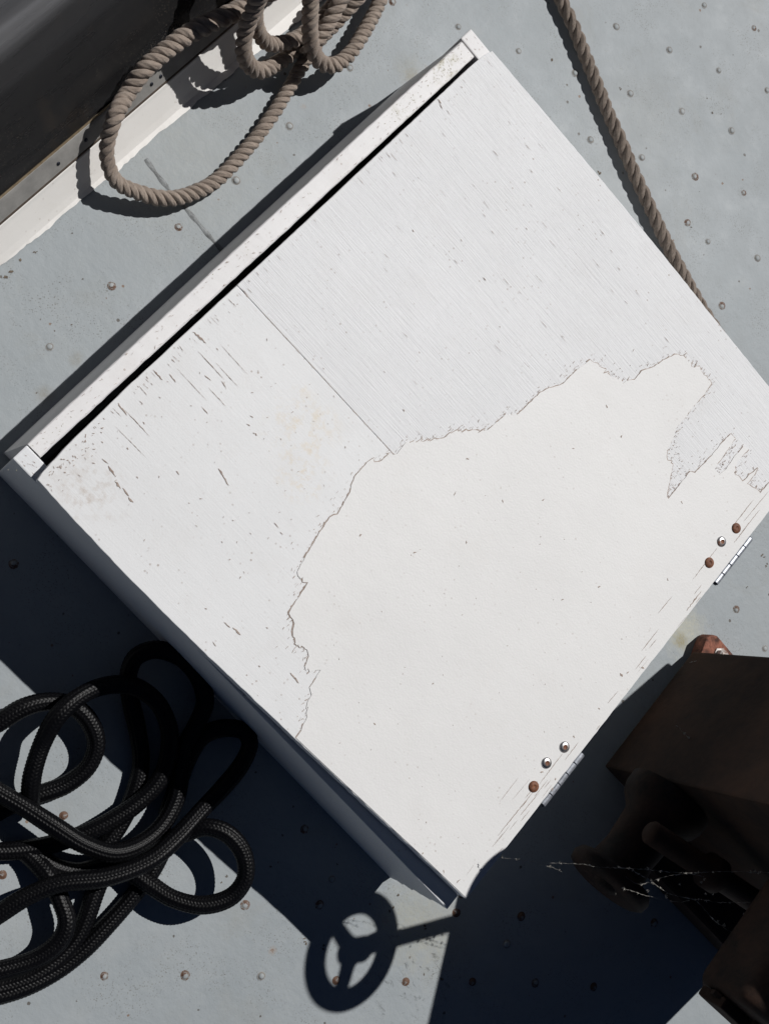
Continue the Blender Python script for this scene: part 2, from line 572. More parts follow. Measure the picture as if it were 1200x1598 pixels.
M_GLASS = mat_glass_panel()
M_TRIM = mat_plain('weathered_aluminium_trim', (.20, .195, .185), (.29, .28, .265), .5, 26, .2, .5)
M_SEAL = mat_plain('brown_rubber_seal', (.05, .038, .03), (.10, .075, .055), .8, 60, .3)
M_WEB = mat_plain('pale_cobweb', (.20, .19, .17), (.42, .40, .36), .9, 200, .1)
M_BEAD = mat_plain('grimy_painted_weld', (.11, .115, .115), (.26, .275, .28), .5, 90, .6)
M_LICHEN = mat_plain('olive_lichen', (.26, .235, .14), (.45, .42, .32), .9, 300, .4)

# ------------------------------------------------------------------ deck
bm = bmesh.new()
lo = [bm.verts.new(p) for p in ((-3.2, -2.6, -.02), (3.4, -2.6, -.02), (3.4, 4.4, -.02), (-3.2, 4.4, -.02))]
hi = [bm.verts.new((v.co.x, v.co.y, 0)) for v in lo]
bm.faces.new(hi)
bm.faces.new(lo[::-1])
for i in range(4):
    bm.faces.new((lo[i], lo[(i + 1) % 4], hi[(i + 1) % 4], hi[i]))
deck = from_bm('deck', bm, M_DECK)
bm = bmesh.new()
bm.faces.new([bm.verts.new(p) for p in ((-900, -900, -1.9), (900, -900, -1.9), (900, 900, -1.9), (-900, 900, -1.9))])
water = from_bm('water', bm, mat_plain('dark_harbour_water', (.008, .018, .022), (.012, .024, .028), .12, .6, .6, .5))
water['kind'] = 'structure'
water['label'] = 'dark water around the boat'
deck['kind'] = 'structure'
deck['label'] = 'grey painted riveted steel deck under everything'


def dome(r, h, skirt):
    bm = bmesh.new()
    prof = [(skirt, .00025), (r * 1.12, .0007), (r, h * .35), (r * .86, h * .7), (r * .55, h * .95), (0, h)]
    seg = 14
    rings = []
    for q, z in prof[:-1]:
        rings.append([bm.verts.new((q * math.cos(2 * math.pi * i / seg), q * math.sin(2 * math.pi * i / seg), z)) for i in range(seg)])
    top = bm.verts.new((0, 0, h))
    for a, b in zip(rings, rings[1:]):
        for i in range(seg):
            bm.faces.new((a[i], a[(i + 1) % seg], b[(i + 1) % seg], b[i]))
    for i in range(seg):
        bm.faces.new((rings[-1][i], rings[-1][(i + 1) % seg], top))
    me = bpy.data.meshes.new('rivet')
    bm.to_mesh(me)
    bm.free()
    for p in me.polygons:
        p.use_smooth = True
    return me


RIV = [dome(.0042, .0030, .0068), dome(.0040, .0024, .0066), dome(.0046, .0030, .007)]
for i, me in enumerate(RIV):
    me.materials.append([mat_rivet('painted_rivet', 0), mat_rivet('half_rusty_rivet', .12), mat_rivet('rusty_rivet', .5)][i])
rivets = [(-0.0184,1.1251,0,0), (0.0663,1.1791,0,0), (0.142,1.3445,0,0), (0.2257,1.397,0,0), (0.2153,1.5041,0,0),
    (0.305,1.4485,0,0), (0.2994,1.5562,0,1), (0.3849,1.5006,0,0), (0.1477,1.2328,0,0), (0.2293,1.2881,0,0),
    (0.3075,1.3438,0,0), (0.387,1.396,0,0), (0.2348,1.179,0,0), (0.3111,1.2309,0,0), (0.3938,1.2859,0,1),
    (0.4705,1.34,0,1), (0.4339,1.2214,0,1), (0.4795,1.2287,0,0), (0.5592,1.2821,0,0), (0.5662,1.174,0,1),
    (-0.1059,1.0664,0,1), (-0.0746,0.5966,0,1), (-0.0768,0.4756,0,1), (-0.069,0.7024,0,0), (-0.0747,0.8153,0,0),
    (-0.078,0.9452,0,0), (-0.073,0.3619,0,0), (0.3498,-0.0389,0,2), (0.6061,0.0289,0,1), (0.5252,-0.1461,0,1),
    (0.6056,-0.0834,0,1), (0.6862,-0.0224,0,0), (0.7727,0.0367,0,2), (0.8535,0.0965,0,2), (0.9072,0.8428,0,1),
    (0.988,0.8359,0,0), (0.6006,0.1498,0,1), (0.6859,0.0927,0,1), (0.676,0.1276,0,0), (0.8496,0.2105,0,2),
    (0.9325,0.2699,0,2), (0.9337,0.1578,0,2), (1.0137,0.2169,0,1), (0.9402,0.2278,0,0), (1.0936,0.2712,0,2),
    (1.1127,0.4013,0,1), (0.0884,0.1388,0,1), (0.8389,0.2331,0,1), (0.7583,0.275,0,0), (0.4085,0.1303,0,0),
    (0.4501,0.2135,0,0), (0.5444,1.3829,0,0), (0.6683,1.2547,0,0), (0.3443,-0.1352,0,2)]
for p in rivets:
    o = bpy.data.objects.new('rivet', RIV[int(p[3])])
    C.objects.link(o)
    o.parent = deck
    o.location = (p[0], p[1], 0.0)
    o.rotation_euler = (random.uniform(-.06, .06), random.uniform(-.06, .06), random.uniform(0, 6.28))
    q = random.uniform(.74, 1.02)
    o.scale = (q, q, q * random.uniform(.6, .95))

# loose flakes and chipped spots on the deck paint
bm = bmesh.new()
kz = 0
for x, y, z, q in [(0.1126,1.2153,0,0.0055), (0.2813,1.154,0,0.0045), (0.3821,1.1496,0,0.004), (0.439,1.2229,0,0.004), (0.4864,1.207,0,0.003),
    (0.3434,1.3869,0,0.003), (0.3547,1.3982,0,0.003), (0.2132,1.2801,0,0.003), (-0.172,0.3898,0,0.007), (-0.1687,0.4324,0,0.0035),
    (-0.1745,0.413,0,0.004), (0.8895,0.9381,0,0.005), (0.9016,0.9359,0,0.004), (0.9338,0.9043,0,0.004), (0.8999,0.8813,0,0.003),
    (-0.1213,0.4315,0,0.0025), (-0.107,0.4545,0,0.0025), (-0.1059,0.3749,0,0.003), (-0.0726,0.4028,0,0.003), (0.763,0.1731,0,0.004),
    (0.7704,0.1518,0,0.005), (0.8218,0.1709,0,0.006), (0.7025,0.0448,0,0.005), (0.6464,-0.05,0,0.002), (0.5998,0.0836,0,0.003),
    (0.5628,0.0293,0,0.002), (0.7295,0.0555,0,0.005), (0.8669,0.1196,0,0.004), (0.8959,0.131,0,0.005), (0.837,0.1233,0,0.004),
    (0.4151,1.2735,0,0.002), (-0.2491,0.8124,0,0.002)]:
    for _ in range(random.choice((1, 2, 3))):
        cx, cy, an, el = x + random.gauss(0, q * .45), y + random.gauss(0, q * .45), random.uniform(0, 3.1), random.uniform(.35, .8)
        kz += 1
        vs = []
        for i in range(9):
            t = 2 * math.pi * i / 9
            rr = q * .5 * random.uniform(.55, 1.1)
            px, py = rr * math.cos(t), rr * el * math.sin(t)
            vs.append(bm.verts.new((cx + px * math.cos(an) - py * math.sin(an), cy + px * math.sin(an) + py * math.cos(an), .0004 + kz * 3e-6)))
        bm.faces.new(vs)
chips = from_bm('paint_flakes', bm, mat_plain('dark_dirty_chip', (.07, .055, .042), (.19, .155, .12), .85, 260, .4), deck)
chips['kind'] = 'stuff'

# weld bead where two deck plates meet
seam = [(-0.1659,0.6281,0), (-0.1426,0.6247,0), (-0.1135,0.6229,0), (-0.0791,0.6219,0), (-0.0513,0.6206,0),
    (-0.0163,0.6197,0), (0.0231,0.6195,0), (0.075,0.6199,0)]
P, s = curve_pts(seam, .004)
T, N, B = frames(P)
N[:, 2] = 0
prof = [(-.0030, .0002), (-.0017, .0006), (0, .0010), (.0017, .0006), (.0030, .0002)]
V = []
for i in range(len(P)):
    for a, h in prof:
        V.append(P[i] + N[i] * a * (1 + .25 * math.sin(i * .9)) + np.array([0, 0, h * (.75 + .35 * math.sin(i * 1.7))]))
nq = len(prof)
F = [(i * nq + j, i * nq + j + 1, (i + 1) * nq + j + 1, (i + 1) * nq + j) for i in range(len(P) - 1) for j in range(nq - 1)]
from_np('weld_bead', np.array(V), F, M_BEAD, deck)

# ------------------------------------------------------------------ white wooden locker
LX0, LX1, LY0, LY1 = .0268, .7400, .2031, .9975
ZW, ZL0, ZL1 = .180, .1835, .2040
locker = empty('deck_locker', (0.37, .6, 0), 'white painted wooden deck box with a hinged, peeling plywood lid', 'deck box')


def put(o, parent=locker):
    """keep world coordinates when parenting to an Empty that stands off the origin"""
    o.parent = parent
    w = Vector((0, 0, 0))
    p = parent
    while p is not None:
        w += p.location
        p = p.parent
    o.data.transform(Matrix.Translation(-w))
    for ch in o.children:
        ch.data.transform(Matrix.Translation(-w))
    return o


def wall_y(x):
    return .2040 - .0295 * x


# side boards, front and back boards (the box is a little out of square)
TH = .0215


def ragged_side():
    """near side board with a splintered end at the corner beyond the wheel shadow"""
    x0, x1 = -.004, .742
    zs = np.linspace(0, ZW, 19)
    end = [x1 + (0 if z > .16 else random.uniform(-.006, .0015)) for z in zs]
    pts = [(x0, 0.0)] + [(e, z) for e, z in zip(end, zs)] + [(x0, ZW)]
    bm = bmesh.new()
    fr = [bm.verts.new((x, wall_y(x), z)) for x, z in pts]
    bk = [bm.verts.new((x, wall_y(x) + TH, z)) for x, z in pts]
    n = len(pts)
    bm.faces.new(fr)
    bm.faces.new(bk[::-1])
    for i in range(n):
        bm.faces.new((fr[i], fr[(i + 1) % n], bk[(i + 1) % n], bk[i]))
    bmesh.ops.recalc_face_normals(bm, faces=bm.faces)
    top = [e for e in bm.edges if all(v.co.z > ZW - 1e-5 for v in e.verts) or all(abs(v.co.x - x0) < 1e-5 for v in e.verts)]
    bmesh.ops.bevel(bm, geom=top, offset=.0016, segments=2, profile=.6, affect='EDGES')
    return from_bm('side_board', bm, M_SIDE)


put(ragged_side())
put(prism('side_board', [(-.004, .9905), (.742, .9905), (.742, 1.012), (-.004, 1.012)], 0, ZW, M_BOARD, None, .0018))
bm = bmesh.new()
ya, yb, zt = wall_y(0) + TH + .0015, .989, ZW - .001
rings = []
nseg = 90
for i in range(nseg + 1):
    t = i / nseg
    y = ya + t * (yb - ya)
    q = lambda: random.gauss(0, .00012)
    lerp = lambda a, b: a + t * (b - a)
    bow = .0012 * math.sin(t * 3.1) + .0002 * math.sin(t * 17)
    rings.append([bm.verts.new(c) for c in ((lerp(-.0165, -.0125) - bow, y, 0), (lerp(-.0046, -.0006) - bow + q(), y, zt - .0014), (lerp(-.0046, -.0006) - bow + .0014 + q(), y, zt + q() * .5),
                                           (lerp(.0160, .0252) - .0014 + q(), y, zt + q() * .5), (lerp(.0160, .0252) + q() * 1.5, y, zt - .0014), (lerp(.0160, .0252), y, 0))])
for a, b in zip(rings, rings[1:]):
    for i in range(6):
        bm.faces.new((a[i], b[i], b[(i + 1) % 6], a[(i + 1) % 6]))
bm.faces.new(rings[0])
bm.faces.new(rings[-1][::-1])
bmesh.ops.recalc_face_normals(bm, faces=bm.faces)
put(from_bm('front_board', bm, M_BOARD))
put(prism('back_board', [(.7205, wall_y(.74) + TH + .0005), (.742, wall_y(.74) + TH + .0005), (.742, .9895), (.7205, .9895)], 0, ZW - .002, M_SIDE, None, .0015))
put(prism('inner_floor', [(.026, wall_y(0) + TH + .002), (.7195, wall_y(.74) + TH + .02), (.7195, .9885), (.026, .9885)], .004, .012, mat_plain('dark_bare_plywood', (.05, .04, .03), (.09, .07, .05)), None, .001))

# lid outline: the near edge bows out where it has worn
near = [(.0305, .2031), (.06, .2012), (.10, .1990), (.16, .1965), (.23, .1952), (.31, .1955), (.40, .1968), (.49, .1983), (.58, .2002), (.66, .2021), (.7400, .2031)]
far = [(.7400, .9990), (.62, .9998), (.50, 1.0010), (.38, 1.0025), (.26, 1.0022), (.14, 1.0), (.0345, .9975)]
front = [(.0312, .985), (.0298, .96), (.0293, .86), (.0288, .72), (.0276, .58), (.0260, .45), (.0246, .34), (.0258, .25), (.0285, .212)]


def worn(pts):
    out = []
    for a, b in zip(pts, pts[1:] + pts[:1]):
        n = max(1, int(math.dist(a, b) / .007))
        for i in range(n):
            t = i / n
            j = 0 if i == 0 else 1
            out.append((a[0] + t * (b[0] - a[0]) + j * random.gauss(0, .0002), a[1] + t * (b[1] - a[1]) + j * random.gauss(0, .0002)))
    return out


lid_outline = worn(near + far + front)
SEAM_Y = .5245


def cut(outline, y, keep_above):
    out = []
    n = len(outline)
    for i in range(n):
        a, b = outline[i], outline[(i + 1) % n]
        ia, ib = (a[1] >= y) == keep_above, (b[1] >= y) == keep_above
        if ia:
            out.append(a)
        if ia != ib:
            t = (y - a[1]) / (b[1] - a[1])
            out.append((a[0] + t * (b[0] - a[0]), y))
    return out


lid = put(prism('lid', lid_outline, ZL0, ZL1, M_SIDE, None, .0012))
LL = locker.location.copy()
ZS = ZL1 + .0011
put(prism('veneer_sheet', [(x, y) for x, y in cut(lid_outline, SEAM_Y - .0005, False)], ZL1 - .0004, ZS, M_PLY, None, .0007), locker).parent = lid
put(prism('veneer_sheet', [(x, y) for x, y in cut(lid_outline, SEAM_Y + .0005, True)], ZL1 - .0004, ZS - .0001, M_GRAIN, None, .0007), locker).parent = lid

# the top veneer that has not peeled off yet
edge = [(0.4432,0.2041,0.206), (0.4364,0.2246,0.206), (0.4256,0.2357,0.206), (0.4227,0.251,0.206), (0.4152,0.2532,0.206),
    (0.4109,0.2724,0.206), (0.4023,0.2665,0.206), (0.394,0.2649,0.206), (0.3893,0.2777,0.206), (0.3828,0.2798,0.206),
    (0.3701,0.276,0.206), (0.359,0.2829,0.206), (0.3459,0.2919,0.206), (0.3375,0.2962,0.206), (0.3351,0.3031,0.206),
    (0.329,0.3375,0.206), (0.3196,0.3347,0.206), (0.3105,0.3362,0.206), (0.3049,0.3601,0.206), (0.2993,0.3852,0.206),
    (0.2948,0.4117,0.206), (0.299,0.4213,0.206), (0.2923,0.4504,0.206), (0.2835,0.4688,0.206), (0.2821,0.4928,0.206),
    (0.2839,0.4992,0.206), (0.293,0.5042,0.206), (0.2947,0.5217,0.206), (0.3021,0.5272,0.206), (0.3006,0.5483,0.206),
    (0.3183,0.5693,0.206), (0.3315,0.5867,0.206), (0.3339,0.6019,0.206), (0.349,0.6203,0.206), (0.3654,0.6353,0.206),
    (0.3699,0.6697,0.206), (0.3818,0.6836,0.206), (0.384,0.7269,0.206), (0.3869,0.7374,0.206), (0.3988,0.7589,0.206),
    (0.4004,0.7891,0.206), (0.4046,0.8125,0.206), (0.4159,0.8175,0.206), (0.4343,0.819,0.206), (0.4601,0.8273,0.206),
    (0.4621,0.8382,0.206), (0.4686,0.8428,0.206), (0.4679,0.861,0.206), (0.4773,0.8803,0.206), (0.481,0.8972,0.206),
    (0.4874,0.9172,0.206), (0.4987,0.9246,0.206), (0.5168,0.9279,0.206), (0.5384,0.9321,0.206), (0.5543,0.9302,0.206),
    (0.5568,0.9122,0.206), (0.5556,0.8905,0.206), (0.557,0.8678,0.206), (0.5557,0.845,0.206), (0.5615,0.8373,0.206),
    (0.5671,0.8134,0.206), (0.5722,0.8064,0.206), (0.5868,0.8055,0.206), (0.5967,0.7874,0.206), (0.6055,0.772,0.206),
    (0.6126,0.7659,0.206), (0.6117,0.8177,0.206), (0.6186,0.8224,0.206), (0.621,0.8549,0.206), (0.6213,0.8855,0.206),
    (0.6229,0.9024,0.206), (0.6323,0.9047,0.206), (0.6347,0.8755,0.206), (0.6366,0.8473,0.206), (0.6472,0.8496,0.206),
    (0.6501,0.8588,0.206), (0.6482,0.8859,0.206), (0.6493,0.9035,0.206), (0.6579,0.91,0.206), (0.6562,0.8866,0.206),
    (0.6582,0.8735,0.206), (0.6656,0.8686,0.206), (0.6808,0.8692,0.206), (0.6824,0.8834,0.206), (0.6857,0.902,0.206),
    (0.6883,0.8896,0.206), (0.688,0.8741,0.206), (0.7119,0.8797,0.206), (0.713,0.901,0.206), (0.7132,0.9267,0.206),
    (0.7128,0.9664,0.206)]


def jag(pts):
    """break a hand-placed edge into fibres: short steps along the grain (y)"""
    out = []
    for a, b in zip(pts, pts[1:]):
        L = math.dist(a[:2], b[:2])
        n = max(1, int(L / .0042))
        along = abs(b[1] - a[1]) / (L + 1e-9)
        for i in range(n):
            t = i / n
            x, y = a[0] + t * (b[0] - a[0]), a[1] + t * (b[1] - a[1])
            k = .35 if along > .8 else 1.0
            out.append((x + random.uniform(-.0005, .0005), y + random.gauss(0, .0019) * k))
            if k == 1.0 and random.random() < .35:
                out.append((x + .0004, y + random.uniform(-.005, .003)))
    out.append(pts[-1][:2])
    return out


jg = jag(edge)
xs = [p[0] for p in near]
ys = [p[1] for p in near]
start_x = jg[0][0]
jg[0] = (start_x, float(np.interp(start_x, xs, ys)) + .0012)
tail = [(.7388, jg[-1][1] + .003), (.7388, .2043)] + [(x, y + .0012) for x, y in near[::-1][1:] if x > start_x + .01]
outline = jg + tail
ZF = ZS + .0008
from mathutils.geometry import delaunay_2d_cdt
nv = len(outline)
cv, _, cf, _, _, _ = delaunay_2d_cdt([Vector(p) for p in outline], [], [list(range(nv))], 1, 1e-6)
bm = bmesh.new()
tv = [bm.verts.new((v.x, v.y, ZF)) for v in cv]
for f in cf:
    q = bm.faces.new([tv[i] for i in f])
    q.normal_update()
    if q.normal.z < 0:
        q.normal_flip()
rim = [e for e in bm.edges if len(e.link_faces) == 1]
ex = bmesh.ops.extrude_edge_only(bm, edges=rim)
for v in ex['geom']:
    if isinstance(v, bmesh.types.BMVert):
        v.co.z = ZS - .0003
side_faces = [f for f in ex['geom'] if isinstance(f, bmesh.types.BMFace)]
for f in side_faces:
    f.material_index = 1
fo = put(from_bm('face_veneer', bm, [M_FACE, M_WOOD]))
fo.parent = lid


def flat_bits(name, polys, mat, parent):
    """thin exposed-wood slivers, every one a shallow flat chip"""
    bm = bmesh.new()
    for k, (pts, z) in enumerate(polys):
        vs = [bm.verts.new((x, y, z + k * 2.5e-7)) for x, y in pts]
        try:
            f = bm.faces.new(vs)
            f.normal_update()
            if f.normal.z < 0:
                f.normal_flip()
        except ValueError:
            pass
    o = put(from_bm(name, bm, mat), locker)
    o.parent = parent
    o['kind'] = 'stuff'
    return o


def sliver(x, y, L, w, ang):
    """ragged pointed chip of length L along ang"""
    ca, sa = math.cos(ang), math.sin(ang)
    n = max(3, int(L / .0025))
    up, dn = [], []
    for i in range(n + 1):
        t = i / n
        ww = w * .5 * (math.sin(math.pi * min(1, max(0, t * .94 + .03))) ** .8) * random.uniform(.45, 1.25)
        c = random.uniform(-.25, .25) * w
        up.append((t * L - L / 2, c + ww))
        dn.append((t * L - L / 2, c - ww * random.uniform(.4, 1)))
    return [(x + a * ca - b * sa, y + a * sa + b * ca) for a, b in up + dn[::-1]]


polys = []
# brown broken edge that follows the peeled veneer
on = True
for a, b in zip(jg, jg[1:]):
    if random.random() < .30:
        on = random.random() < .72
    L = math.dist(a, b)
    if L < 1e-5:
        continue
    nx, ny = -(b[1] - a[1]) / L, (b[0] - a[0]) / L
    steep = abs(b[1] - a[1]) / L
    if on:
        k = 2.3 if a[0] < .36 and a[1] < .40 else 1.5
        w0, w1 = random.uniform(.0002, .0011) * k, random.uniform(.0002, .0011) * k
        polys.append(([(a[0] - nx * .0002, a[1] - ny * .0002), (b[0] - nx * .0002, b[1] - ny * .0002), (b[0] + nx * w1, b[1] + ny * w1), (a[0] + nx * w0, a[1] + ny * w0)], ZS + .0003))
    for _ in range(random.choice((0, 1, 1, 2, 3)) if steep > .8 else random.choice((1, 2, 3, 4))):
        d = random.expovariate(230)
        x, y = a[0] + nx * d + random.gauss(0, .001), a[1] + ny * d + random.gauss(0, .002)
        polys.append((sliver(x, y, random.uniform(.0012, .0055), random.uniform(.0003, .0010), math.pi / 2 + random.gauss(0, .2)), ZS + .00033))
    if steep < .8 and random.random() < .22:
        polys.append((sliver(a[0] + nx * .002, a[1] + ny * .002, random.uniform(.004, .009), random.uniform(.0007, .0015), math.pi / 2 + random.gauss(0, .12)), ZS + .00036))
# pitted bare strip inside the torn tongue at the right
for x, y, z in [(0.5999,0.7944,0.206), (0.5983,0.8051,0.206), (0.5964,0.8192,0.206), (0.5852,0.8162,0.206), (0.5724,0.8152,0.206),
    (0.5664,0.8275,0.206), (0.5662,0.8398,0.206), (0.6387,0.8557,0.206), (0.641,0.8657,0.206), (0.64,0.8823,0.206),
    (0.6392,0.8941,0.206), (0.6112,0.7852,0.206), (0.6053,0.8186,0.206)]:
    for _ in range(5):
        polys.append((sliver(x + random.gauss(0, .004), y + random.gauss(0, .004), random.uniform(.001, .004), random.uniform(.0004, .0012), random.uniform(0, 3)), ZS + .00035))
# seam between the two under-layer sheets
for x in np.arange(.032, .30, .011):
    if random.random() < .8:
        polys.append((sliver(x, SEAM_Y, random.uniform(.008, .02), .0009, random.gauss(0, .01)), ZS + .0003))
# splits opening from the front edge of the lid, along the grain (x)
for _ in range(58):
    y = random.choice((random.uniform(.22, .985), random.uniform(.30, .62)))
    L = random.choice((.003, .004, .006, .009, .014))
    polys.append((sliver(LX0 + .0035 + L / 2 + random.expovariate(260), y, L, random.uniform(.0003, .0009), random.gauss(0, .05)), ZS + .0003))
for x, y, z, L, w in [(0.034,0.4477,0.206,0.02,0.0035), (0.0314,0.3812,0.206,0.016,0.003), (0.0322,0.3243,0.206,0.017,0.0032), (0.0523,0.3911,0.206,0.012,0.002), (0.0798,0.4213,0.206,0.01,0.0018),
    (0.0977,0.4299,0.206,0.012,0.0018), (0.1031,0.3922,0.206,0.012,0.0016), (0.1727,0.3533,0.206,0.022,0.003), (0.1649,0.3558,0.206,0.008,0.0034), (0.1319,0.3185,0.206,0.006,0.003),
    (0.146,0.4274,0.206,0.005,0.002), (0.1501,0.4176,0.206,0.005,0.002), (0.1643,0.4163,0.206,0.004,0.0022), (0.0791,0.2669,0.206,0.014,0.003), (0.095,0.2608,0.206,0.01,0.004),
    (0.1064,0.2613,0.206,0.012,0.003), (0.1164,0.2592,0.206,0.008,0.004), (0.0667,0.2694,0.206,0.01,0.002), (0.3062,0.2383,0.206,0.013,0.0035), (0.293,0.2357,0.206,0.01,0.002),
    (0.3914,0.2474,0.206,0.011,0.003), (0.3984,0.2469,0.206,0.009,0.002), (0.2554,0.3583,0.206,0.009,0.0022), (0.266,0.3562,0.206,0.005,0.002), (0.2973,0.21,0.206,0.007,0.0014),
    (0.3536,0.2277,0.206,0.003,0.002), (0.2625,0.2318,0.206,0.003,0.002), (0.3297,0.2654,0.206,0.003,0.002), (0.0493,0.282,0.206,0.003,0.002), (0.0658,0.3309,0.206,0.004,0.002),
    (0.064,0.4535,0.206,0.004,0.002), (0.0578,0.3648,0.206,0.003,0.0018), (0.0737,0.2974,0.206,0.003,0.002), (0.1038,0.2822,0.206,0.003,0.002), (0.1661,0.5331,0.206,0.003,0.0015),
    (0.1792,0.9274,0.206,0.004,0.0016), (0.231,0.7741,0.206,0.006,0.0022), (0.2876,0.746,0.206,0.003,0.002), (0.1256,0.7431,0.206,0.004,0.002), (0.1763,0.7849,0.206,0.004,0.0016),
    (0.2258,0.8673,0.206,0.004,0.0015), (0.2214,0.5882,0.206,0.003,0.0018), (0.2711,0.5729,0.206,0.004,0.002), (0.0124,0.8901,0.206,0.008,0.003), (0.0397,0.8871,0.206,0.01,0.0016),
    (0.0519,0.8896,0.206,0.008,0.0014)]:
    x = max(x, LX0 + .0035 + L / 2)
    polys.append((sliver(x, y, L, w * .68, random.gauss(-.06, .10)), ZS + .0003))
# a long split in the grain left of the seam
for x, y, z, L, w in [(0.0719,0.4347,0.206,0.045,0.0008), (0.0712,0.3051,0.206,0.05,0.0006), (0.0845,0.4597,0.206,0.05,0.0006), (0.0924,0.4407,0.206,0.04,0.0007), (0.0724,0.4023,0.206,0.05,0.0006),
    (0.0609,0.3256,0.206,0.04,0.0009), (0.1029,0.4138,0.206,0.03,0.0008)]:
    polys.append((sliver(x, y, L, w, random.gauss(0.0, .015)), ZS + .0003))
for _ in range(70):
    x, y = random.uniform(.06, .70), random.uniform(.54, .98)
    polys.append((sliver(x, y, random.uniform(.004, .016), random.uniform(.0003, .0007), random.gauss(0, .04)), ZS + .0003))
for _ in range(60):
    x, y = random.uniform(.04, .27), random.uniform(.21, .52)
    polys.append((sliver(x, y, random.uniform(.0015, .004), random.uniform(.0005, .0012), random.uniform(0, 3)), ZS + .0003))
# coarse worn corner by the front board
for _ in range(60):
    x, y = LX0 + .004 + abs(random.gauss(0, .012)), random.uniform(.205, .30)
    polys.append((sliver(x, y, random.uniform(.0012, .004), random.uniform(.0006, .0016), random.uniform(0, 3)), ZS + .0003))
flat_bits('paint_chips', polys, M_WOOD, lid)

polys = []
# checks along the hinge edge, running with the face veneer's grain (y)
for _ in range(26):
    x = .7395 - abs(random.gauss(.004, .016)) - .001
    y = random.choice((random.gauss(.62, .06), random.gauss(.33, .05), random.uniform(.26, .75)))
    if .21 < y < .74 and x > .68:
        polys.append((sliver(x, y, random.uniform(.008, .04), random.uniform(.0003, .0009), math.pi / 2 + random.gauss(0, .02)), ZF + .0003))
for x, y, z, L, w in [(0.7336,0.6954,0.207,0.035,0.0022), (0.7103,0.8392,0.207,0.05,0.0012), (0.7266,0.8371,0.207,0.05,0.001), (0.7126,0.7439,0.207,0.06,0.001), (0.721,0.3206,0.207,0.07,0.0011),
    (0.721,0.393,0.207,0.05,0.001), (0.7272,0.8129,0.207,0.03,0.0012), (0.7194,0.8609,0.207,0.06,0.0009)]:
    polys.append((sliver(x, y, L, w, math.pi / 2 + random.gauss(0, .02)), ZF + .0003))
for x, y, z, L, w in [(0.3718,0.5919,0.207,0.005,0.0016), (0.3892,0.5483,0.207,0.006,0.0015), (0.4422,0.5888,0.207,0.004,0.0018), (0.3368,0.4236,0.207,0.004,0.002), (0.4014,0.4584,0.207,0.005,0.0018),
    (0.4417,0.5159,0.207,0.004,0.0016), (0.5882,0.5582,0.207,0.004,0.002), (0.6157,0.6075,0.207,0.004,0.002), (0.505,0.275,0.207,0.004,0.002), (0.5282,0.3604,0.207,0.003,0.002),
    (0.4814,0.6309,0.207,0.004,0.0015), (0.4634,0.787,0.207,0.005,0.0018), (0.5058,0.7745,0.207,0.004,0.002), (0.6307,0.7781,0.207,0.005,0.0016), (0.7171,0.5483,0.207,0.006,0.003),
    (0.7225,0.5567,0.207,0.004,0.003), (0.7346,0.5767,0.207,0.005,0.003), (0.6842,0.6877,0.207,0.004,0.002), (0.4669,0.7104,0.207,0.004,0.0016), (0.7059,0.7832,0.207,0.005,0.002),
    (0.7218,0.4942,0.207,0.003,0.002), (0.7346,0.3879,0.207,0.003,0.003), (0.7398,0.3757,0.207,0.005,0.003), (0.7187,0.4439,0.207,0.004,0.002), (0.7141,0.3817,0.207,0.005,0.003),
    (0.6936,0.2081,0.207,0.004,0.0018), (0.7167,0.2123,0.207,0.007,0.002), (0.6575,0.2057,0.207,0.003,0.002)]:
    polys.append((sliver(x, y, L, w, random.uniform(0, 3.1)), ZF + .0003))
for _ in range(70):
    x, y = random.uniform(.40, .735), random.uniform(.205, .62)
    polys.append((sliver(x, y, random.uniform(.001, .0024), random.uniform(.0005, .0010), random.uniform(0, 3)), ZF + .0003))
flat_bits('splits', polys, M_WOOD, fo)

polys = []
for cx, cy, n, sx, sy in ((.011, .945, 60, .004, .02), (.011, .86, 40, .005, .022), (.008, .255, 18, .005, .03), (.008, .60, 14, .006, .08)):
    for _ in range(n):
        x, y = random.gauss(cx, sx), random.gauss(cy, sy)
        if -.002 < x < .016:
            polys.append((sliver(x, y, random.uniform(.001, .0028), random.uniform(.0004, .0011), random.uniform(0, 3)), ZW - .0008))
put_l = flat_bits('lichen', polys, M_LICHEN, None)
put_l.parent = locker
polys = []
for _ in range(130):
    y = random.uniform(.23, .985)
    t = (y - .226) / .763
    lo_, hi_ = -.003 + t * .004, .0145 + t * .0090
    x = random.choice((lo_ + abs(random.gauss(0, .0012)), random.uniform(lo_, hi_), hi_ - abs(random.gauss(0, .0012))))
    polys.append((sliver(x, y, random.uniform(.001, .006), random.uniform(.0003, .0009), math.pi / 2 + random.gauss(0, .35)), ZW - .0002))
for _ in range(14):
    polys.append((sliver(random.uniform(.0, .024), random.choice((random.uniform(.207, .222), random.uniform(.993, 1.009))), random.uniform(.0015, .005), random.uniform(.0004, .001), random.gauss(0, .4)), ZW + .0003))
flat_bits('board_chips', polys, M_WOOD, None).parent = locker

